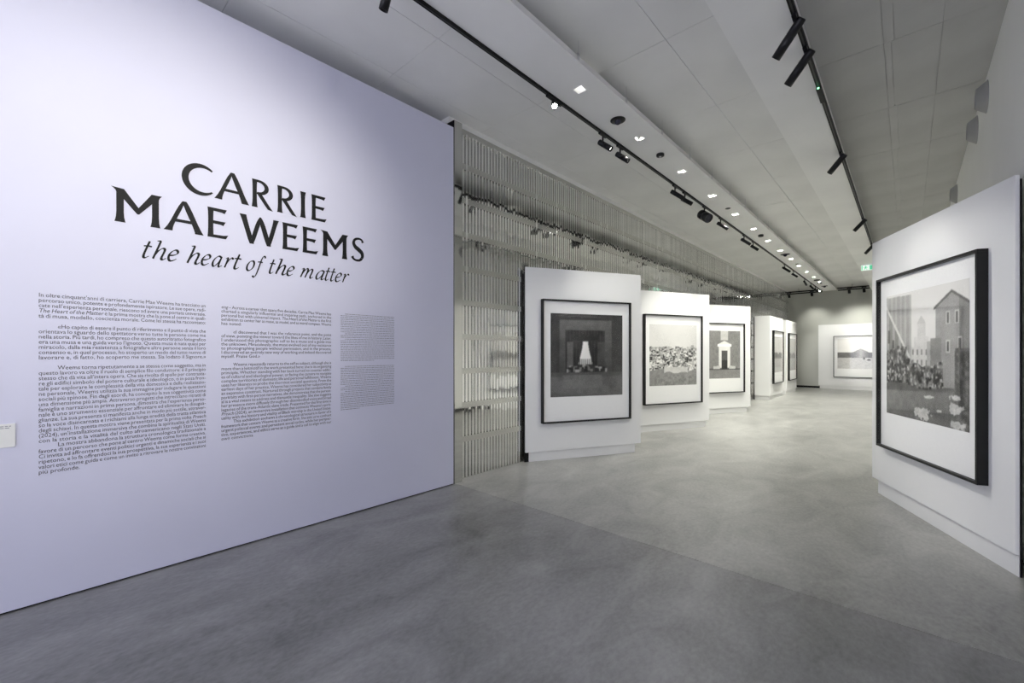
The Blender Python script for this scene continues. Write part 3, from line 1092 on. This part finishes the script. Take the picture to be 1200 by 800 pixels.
def puck(name, label, cat, y, prof, x=-2.52, mat='lamp_black', lens=None, z=BAND):
    t = thing(name, label, cat, (x, y, z))
    bm = bmesh.new()
    add_lathe(bm, prof, 28)
    obj('housing', bm, M[mat], t, smooth=True)
    if lens:
        bm = bmesh.new()
        add_lathe(bm, lens, 24)
        obj('dome', bm, M['dark_lens'], t, smooth=True)
    return t
def dome(r, z):
    return [(r * math.cos(a), z - r * math.sin(a)) for a in [math.radians(q) for q in (0, 15, 30, 45, 60, 75, 88)]]
puck('dome_camera', 'large round black dome camera between the two nearest square downlights', 'camera', 4.59, [(.088, 0), (.088, -.006), (.078, -.012), (.05, -.014)], lens=dome(.042, -.012))
t = puck('smoke_detector', 'round black puck between the second and third square downlights', 'detector', 5.77, [(.052, 0), (.054, -.02), (.05, -.032), (.03, -.036)])
bm = bmesh.new(); add_lathe(bm, [(.016, -.036), (.016, -.041), (.004, -.042)], 16); obj('indicator', bm, M['silver'], t)
puck('black_cap', 'small flat black disc between the fourth and fifth square downlights', 'ceiling disc', 8.81, [(.045, 0), (.045, -.006), (.04, -.008)])
puck('smoke_detector', 'black puck just beyond the sixth square downlight', 'detector', 11.3, [(.055, 0), (.058, -.025), (.052, -.045), (.03, -.05)])
puck('dome_camera', 'wide black dome camera beyond the eighth square downlight', 'camera', 14.0, [(.115, 0), (.115, -.008), (.10, -.012), (.05, -.016)], lens=dome(.05, -.014))
puck('black_cap', 'tiny black disc beyond the ninth square downlight', 'ceiling disc', 15.75, [(.04, 0), (.04, -.008), (.034, -.01)])
puck('loudspeaker', 'first of two black discs near the strip end', 'loudspeaker', 19.7, [(.10, 0), (.10, -.02), (.08, -.03)])
puck('loudspeaker', 'second of two black discs near the strip end', 'loudspeaker', 20.35, [(.075, 0), (.08, -.04), (.07, -.06)])
puck('dome_camera', 'last black dome on the strip, close to the far wall', 'camera', 21.7, [(.11, 0), (.11, -.012), (.09, -.016), (.05, -.02)], lens=dome(.05, -.018))

# ================================================================== lighting tracks and their lamps
def track(name_label, x, z, y0, y1, along='y', rods=True):
    t = thing('lighting_track', name_label, 'track', (x, y0, z) if along == 'y' else (y0, x, z), 0 if along == 'y' else -PI / 2)
    L = y1 - y0
    box('rail', -0.018, 0.018, 0, L, 0, 0.034 if along == 'y' else 0.05, M['track'], t)
    box('groove', -0.006, 0.006, 0.01, L - 0.01, -0.0008, 0.002, M['groove'], t)
    bm = bmesh.new()
    k = 0.5
    while k < L:
        add_bar(bm, (0, k, 0.03), (0, k, CEIL - z), 0.003, 6)
        k += 2.0
    if rods:
        obj('hanger_rod', bm, M['track'], t)
    else:
        bm.free()
    return t
track('long black lighting track beside the service strip', -2.80, 4.345, Y0 + 1, YE - 0.8)
track('long black lighting track on the right edge of the lowered beam', -0.667, 4.310, Y0 + 1, YE - 0.8, rods=False)
track('black track across the far end, left of the service strip, front rail', 23.35, 4.39, -4.2, -2.83, 'x')
track('black track across the far end, left of the service strip, rear rail', 23.62, 4.34, -4.2, -2.83, 'x')
track('black track across the far end, right of the service strip, front rail', 23.35, 4.39, -2.26, -1.19, 'x')
track('black track across the far end, right of the service strip, rear rail', 23.62, 4.34, -2.26, -1.19, 'x')

def track_light(label, pos, target, L=0.20, r=0.034, drop=0.085, back=0.30, watts=0, deg=40, glare=False, group='black spotlights on the tracks', color=LAMP, adapter=0.16, mat='lamp_black', blend=0.6, along='y', name='track_light', lens_mat='lens'):
    """pos: point on the underside of the track; target: what the lamp points at."""
    t = thing(name, label, 'spotlight', pos, 0, group)
    P = Vector((0, 0, -drop))
    d = (Vector(target) - (Vector(pos) + P)).normalized()
    a = adapter / 2
    if along == 'y':
        box('adapter', -0.016, 0.016, -a, a, -0.024, 0.0, M[mat], t, 0.002)
    else:
        box('adapter', -a, a, -0.016, 0.016, -0.024, 0.0, M[mat], t, 0.002)
    bm = bmesh.new()
    add_bar(bm, (0, 0, -0.02), (0, 0, -drop), 0.011, 10)
    obj('stem', bm, M[mat], t, smooth=True)
    q = d.to_track_quat('Z', 'Y').to_matrix().to_4x4()
    m = Matrix.Translation(P - d * (L * back)) @ q
    bm = bmesh.new()
    add_lathe(bm, [(r * .55, -0.004), (r * .9, -0.002), (r, 0.006), (r, L * .42), (r * .96, L * .425), (r * .96, L * .44), (r, L * .445), (r, L), (r * .88, L), (r * .82, L - .03), (r * .2, L - .032)], 24, m, True, True)
    obj('body', bm, M[mat], t, smooth=True)
    bm = bmesh.new()
    add_lathe(bm, [(r * .80, L - .024), (r * .5, L - .022), (r * .05, L - .0215)], 20, m, True, True)
    obj('lens', bm, M['glare_lens'] if glare else M[lens_mat], t)
    if watts:
        spot(t, P + d * (L * (1 - back) + 0.004), d, watts, deg, color, blend, 0.03)
    return t

T1 = -2.80
T2 = -0.667
Z1, Z2 = 4.345, 4.310
# lamps for the text wall (only the first shows, at the top edge of the photograph)
track_light('black spotlight at the top edge, aimed back at the lilac text wall', (T1, 1.71, Z1), (-4.0, 1.5, 1.6), drop=.075, L=.19, watts=W_TEXT * .25, deg=130, color=LAMP_TEXT, blend=1.0)
for y, lab in ((-1.2, 'black spotlight behind the camera, leftmost of three washing the text wall'), (0.2, 'black spotlight above the camera, middle of three washing the text wall'), (1.4, 'black spotlight ahead of the camera, rightmost of three washing the text wall')):
    track_light(lab, (T2, y, Z2), (-4.12, y * .55 + .22, 2.75), L=.27, r=.036, drop=.07, back=.25, watts=W_TEXT * (1.45 if y < 0 else 2.6), deg=66, color=LAMP_TEXT, blend=1.0, adapter=.2)
# along the left track, aimed across to the right-hand side
track_light('glaring lit spotlight on the left track, shining towards the camera', (T1, 3.72, Z1), (-0.6, 1.2, 0.9), L=.13, r=.032, drop=.05, watts=0, glare=True, adapter=.26)
track_light('first of a pair of black cylinder spotlights nearest on the left track', (T1, 4.72, Z1), (0.1, 5.3, 1.8), drop=.125, watts=W_TRACK * .62, deg=40)
track_light('second of a pair of black cylinder spotlights nearest on the left track', (T1, 5.16, Z1), (0.3, 6.0, 1.6), drop=.125, watts=W_TRACK * .62, deg=40)
track_light('black cylinder spotlight beside the third square downlight, with a lit top', (T1, 6.98, Z1), (0.4, 7.9, 1.6), drop=.125, L=.24, watts=W_TRACK * .5, deg=44)
track_light('black cylinder spotlight just in front of the big theatre lamp', (T1, 7.40, Z1), (0.4, 8.4, 1.8), drop=.125, watts=W_TRACK * .5, deg=44)
track_light('big black theatre spotlight with a round barrel on the left track', (T1, 8.36, Z1), (0.2, 6.9, 1.7), L=.24, r=.085, drop=.17, back=.45, watts=0, deg=36, name='theatre_spotlight', lens_mat='dark_lens')
track_light('black cylinder spotlight after the big theatre lamp', (T1, 9.30, Z1), (0.4, 10.3, 1.6), drop=.125, L=.24, watts=W_TRACK * .5, deg=44)
track_light('first of two black spotlights midway along the left track', (T1, 11.0, Z1), (0.4, 12.1, 1.6), drop=.125, L=.24, watts=W_TRACK * .5, deg=44)
track_light('second of two black spotlights midway along the left track', (T1, 11.8, Z1), (0.4, 12.6, 1.6), drop=.125, watts=W_TRACK * .5, deg=44)
track_light('first of two black spotlights far along the left track', (T1, 15.5, Z1), (0.4, 16.3, 1.6), drop=.125, L=.26, watts=W_TRACK * .5, deg=44)
track_light('second of two black spotlights far along the left track', (T1, 16.9, Z1), (0.4, 17.4, 1.6), drop=.125, watts=W_TRACK * .4, deg=44)
track_light('first black spotlight in the cluster at the end of the left track', (T1, 19.0, Z1), (-1.9, 24.0, 1.5), drop=.125, L=.26, watts=W_TRACK * 1.9, deg=44)
track_light('second black spotlight in the cluster at the end of the left track', (T1, 20.4, Z1), (-0.6, 24.0, 1.4), drop=.125, watts=W_TRACK * 1.6, deg=44)
track_light('last black spotlight in the cluster at the end of the left track', (T1, 21.5, Z1), (-0.6, 22.4, 1.4), drop=.125, watts=0)
track_light('small lit lamp at the very end of the left track', (T1, 22.7, Z1), (-1.6, 10, 1.0), L=.12, r=.03, drop=.05, watts=0, glare=True)
# along the right track, aimed across to the left-hand display walls
track_light('nearest black cylinder spotlight on the right track, at the top edge', (T2, 3.50, Z2), (-3.2, 2.6, 1.0), L=.16, drop=.05, watts=0)
track_light('first black cylinder spotlight in full view on the right track', (T2, 4.12, Z2), (-3.75, 5.6, 1.45), L=.29, r=.036, drop=.06, back=.22, glare=True, watts=W_WASH * .34, deg=44, adapter=.2)
track_light('second black cylinder spotlight in full view on the right track', (T2, 4.61, Z2), (-3.70, 6.0, 1.45), L=.29, r=.036, drop=.06, back=.22, glare=True, watts=W_WASH * .28, deg=44, adapter=.2)
track_light('third black spotlight along the right track, past the indicator box', (T2, 7.31, Z2), (-3.6, 9.0, 1.5), L=.27, r=.036, drop=.07, back=.25, watts=W_WASH, glare=True, deg=46, adapter=.2)
track_light('fourth black spotlight along the right track, near the right display wall', (T2, 11.13, Z2), (-3.5, 12.4, 1.5), L=.27, r=.036, drop=.07, back=.25, watts=W_WASH, glare=True, deg=46, color=LAMP_FAR, adapter=.2)
track_light('fifth black spotlight along the right track, cut by the right display wall edge', (T2, 13.9, Z2), (-3.5, 16.6, 1.5), L=.27, r=.036, drop=.07, back=.25, watts=W_WASH, glare=True, deg=50, color=LAMP_FAR, adapter=.2)
track_light('sixth black spotlight along the right track, hidden by the right display wall', (T2, 18.0, Z2), (-3.5, 19.6, 1.5), L=.27, r=.036, drop=.07, back=.25, watts=W_WASH, glare=True, deg=56, color=LAMP_FAR, adapter=.2)
# across the far end
for x, lab in ((-4.05, 'leftmost of four small black spotlights on the far end track'), (-3.18, 'second from left of four small black spotlights on the far end track'),
               (-1.85, 'third from left of four small black spotlights on the far end track'), (-1.36, 'rightmost of four small black spotlights on the far end track')):
    track_light(lab, (x, 23.35, 4.39), (x + .15, 24.1, 2.2), L=.18, r=.05, drop=.10, watts=0 if x < -3.5 else W_END, deg=90, along='x', color=LAMP_FAR, blend=1.0)
# driver box with its green indicator, under the right track
t = thing('track_feed', 'small black feed box with a green light under the right track', 'feed box', (T2, 5.46, Z2))
box('housing', -0.02, 0.02, -0.16, 0.16, -0.03, 0.0, M['track'], t, 0.002)
box('indicator', -0.008, 0.008, -0.166, -0.158, -0.026, -0.012, M['green_led'], t)

# ================================================================== air nozzles on the right wall
for i, (y, lab) in enumerate(((6.80, 'grey cone air nozzle high on the right wall, nearest of three'), (7.72, 'grey cone air nozzle high on the right wall, middle of three'),
                              (10.62, 'grey cone air nozzle high on the right wall, just above the display wall edge'))):
    t = thing('air_nozzle', lab, 'air nozzle', (XR, y, 4.345), 0, 'air nozzles on the right wall')
    q = Matrix.Rotation(-PI / 2, 4, 'Y')
    bm = bmesh.new()
    add_lathe(bm, [(.165, 0.0), (.165, .006), (.158, .010), (.10, .085), (.094, .085), (.094, .03)], 32, q, True, False)
    obj('cone', bm, M['grey_plastic'], t, smooth=True)
    bm = bmesh.new()
    add_lathe(bm, [(.0935, .06), (.02, .062)], 24, q, False, True)
    obj('throat', bm, M['black'], t)

# ================================================================== exit sign under the beam
t = thing('exit_sign', 'green and white illuminated exit sign under the beam, partly behind the right display wall', 'exit sign', (-0.86, 17.0, 4.13))
box('housing', -0.205, 0.205, 0.004, 0.035, 0.0, 0.185, M['grey_plastic'], t, 0.003)
box('legend', -0.20, 0.20, -0.002, 0.004, 0.004, 0.172, M['exit_white'], t)
box('top_bracket', -0.215, 0.215, -0.004, 0.04, 0.180, 0.196, M['silver'], t)
bm = bmesh.new()
add_bar(bm, (-0.15, 0.02, 0.196), (-0.15, 0.02, 4.325 - 4.13), 0.006, 8)
add_bar(bm, (0.15, 0.02, 0.196), (0.15, 0.02, 4.325 - 4.13), 0.006, 8)
obj('hanger_rod', bm, M['silver'], t)
def sign_poly(polys, mat, name):
    v, f = [], []
    for pl in polys:
        n = len(v)
        v += [(x, -0.003, z) for x, z in pl]
        f.append(tuple(range(n, n + len(pl))))
    return raw(name, v, f, M[mat], t)
sign_poly([[(-.19, .02), (-.165, .02), (-.165, .16), (-.19, .16)], [(.0, .02), (.09, .02), (.09, .155), (.0, .155)]], 'exit_green', 'door_mark')
run = [[(-.10, .13), (-.08, .13), (-.08, .15), (-.10, .15)], [(-.115, .07), (-.075, .07), (-.07, .125), (-.105, .125)], [(-.075, .11), (-.04, .09), (-.045, .08), (-.08, .10)],
       [(-.115, .12), (-.145, .10), (-.14, .09), (-.11, .108)], [(-.115, .07), (-.13, .03), (-.12, .025), (-.095, .07)], [(-.09, .07), (-.06, .055), (-.055, .02), (-.065, .02), (-.07, .05), (-.10, .07)]]
sign_poly(run, 'exit_green', 'running_figure')
sign_poly([[(.11, .10), (.15, .10), (.15, .12), (.19, .085), (.15, .05), (.15, .07), (.11, .07)]], 'exit_green', 'arrow')
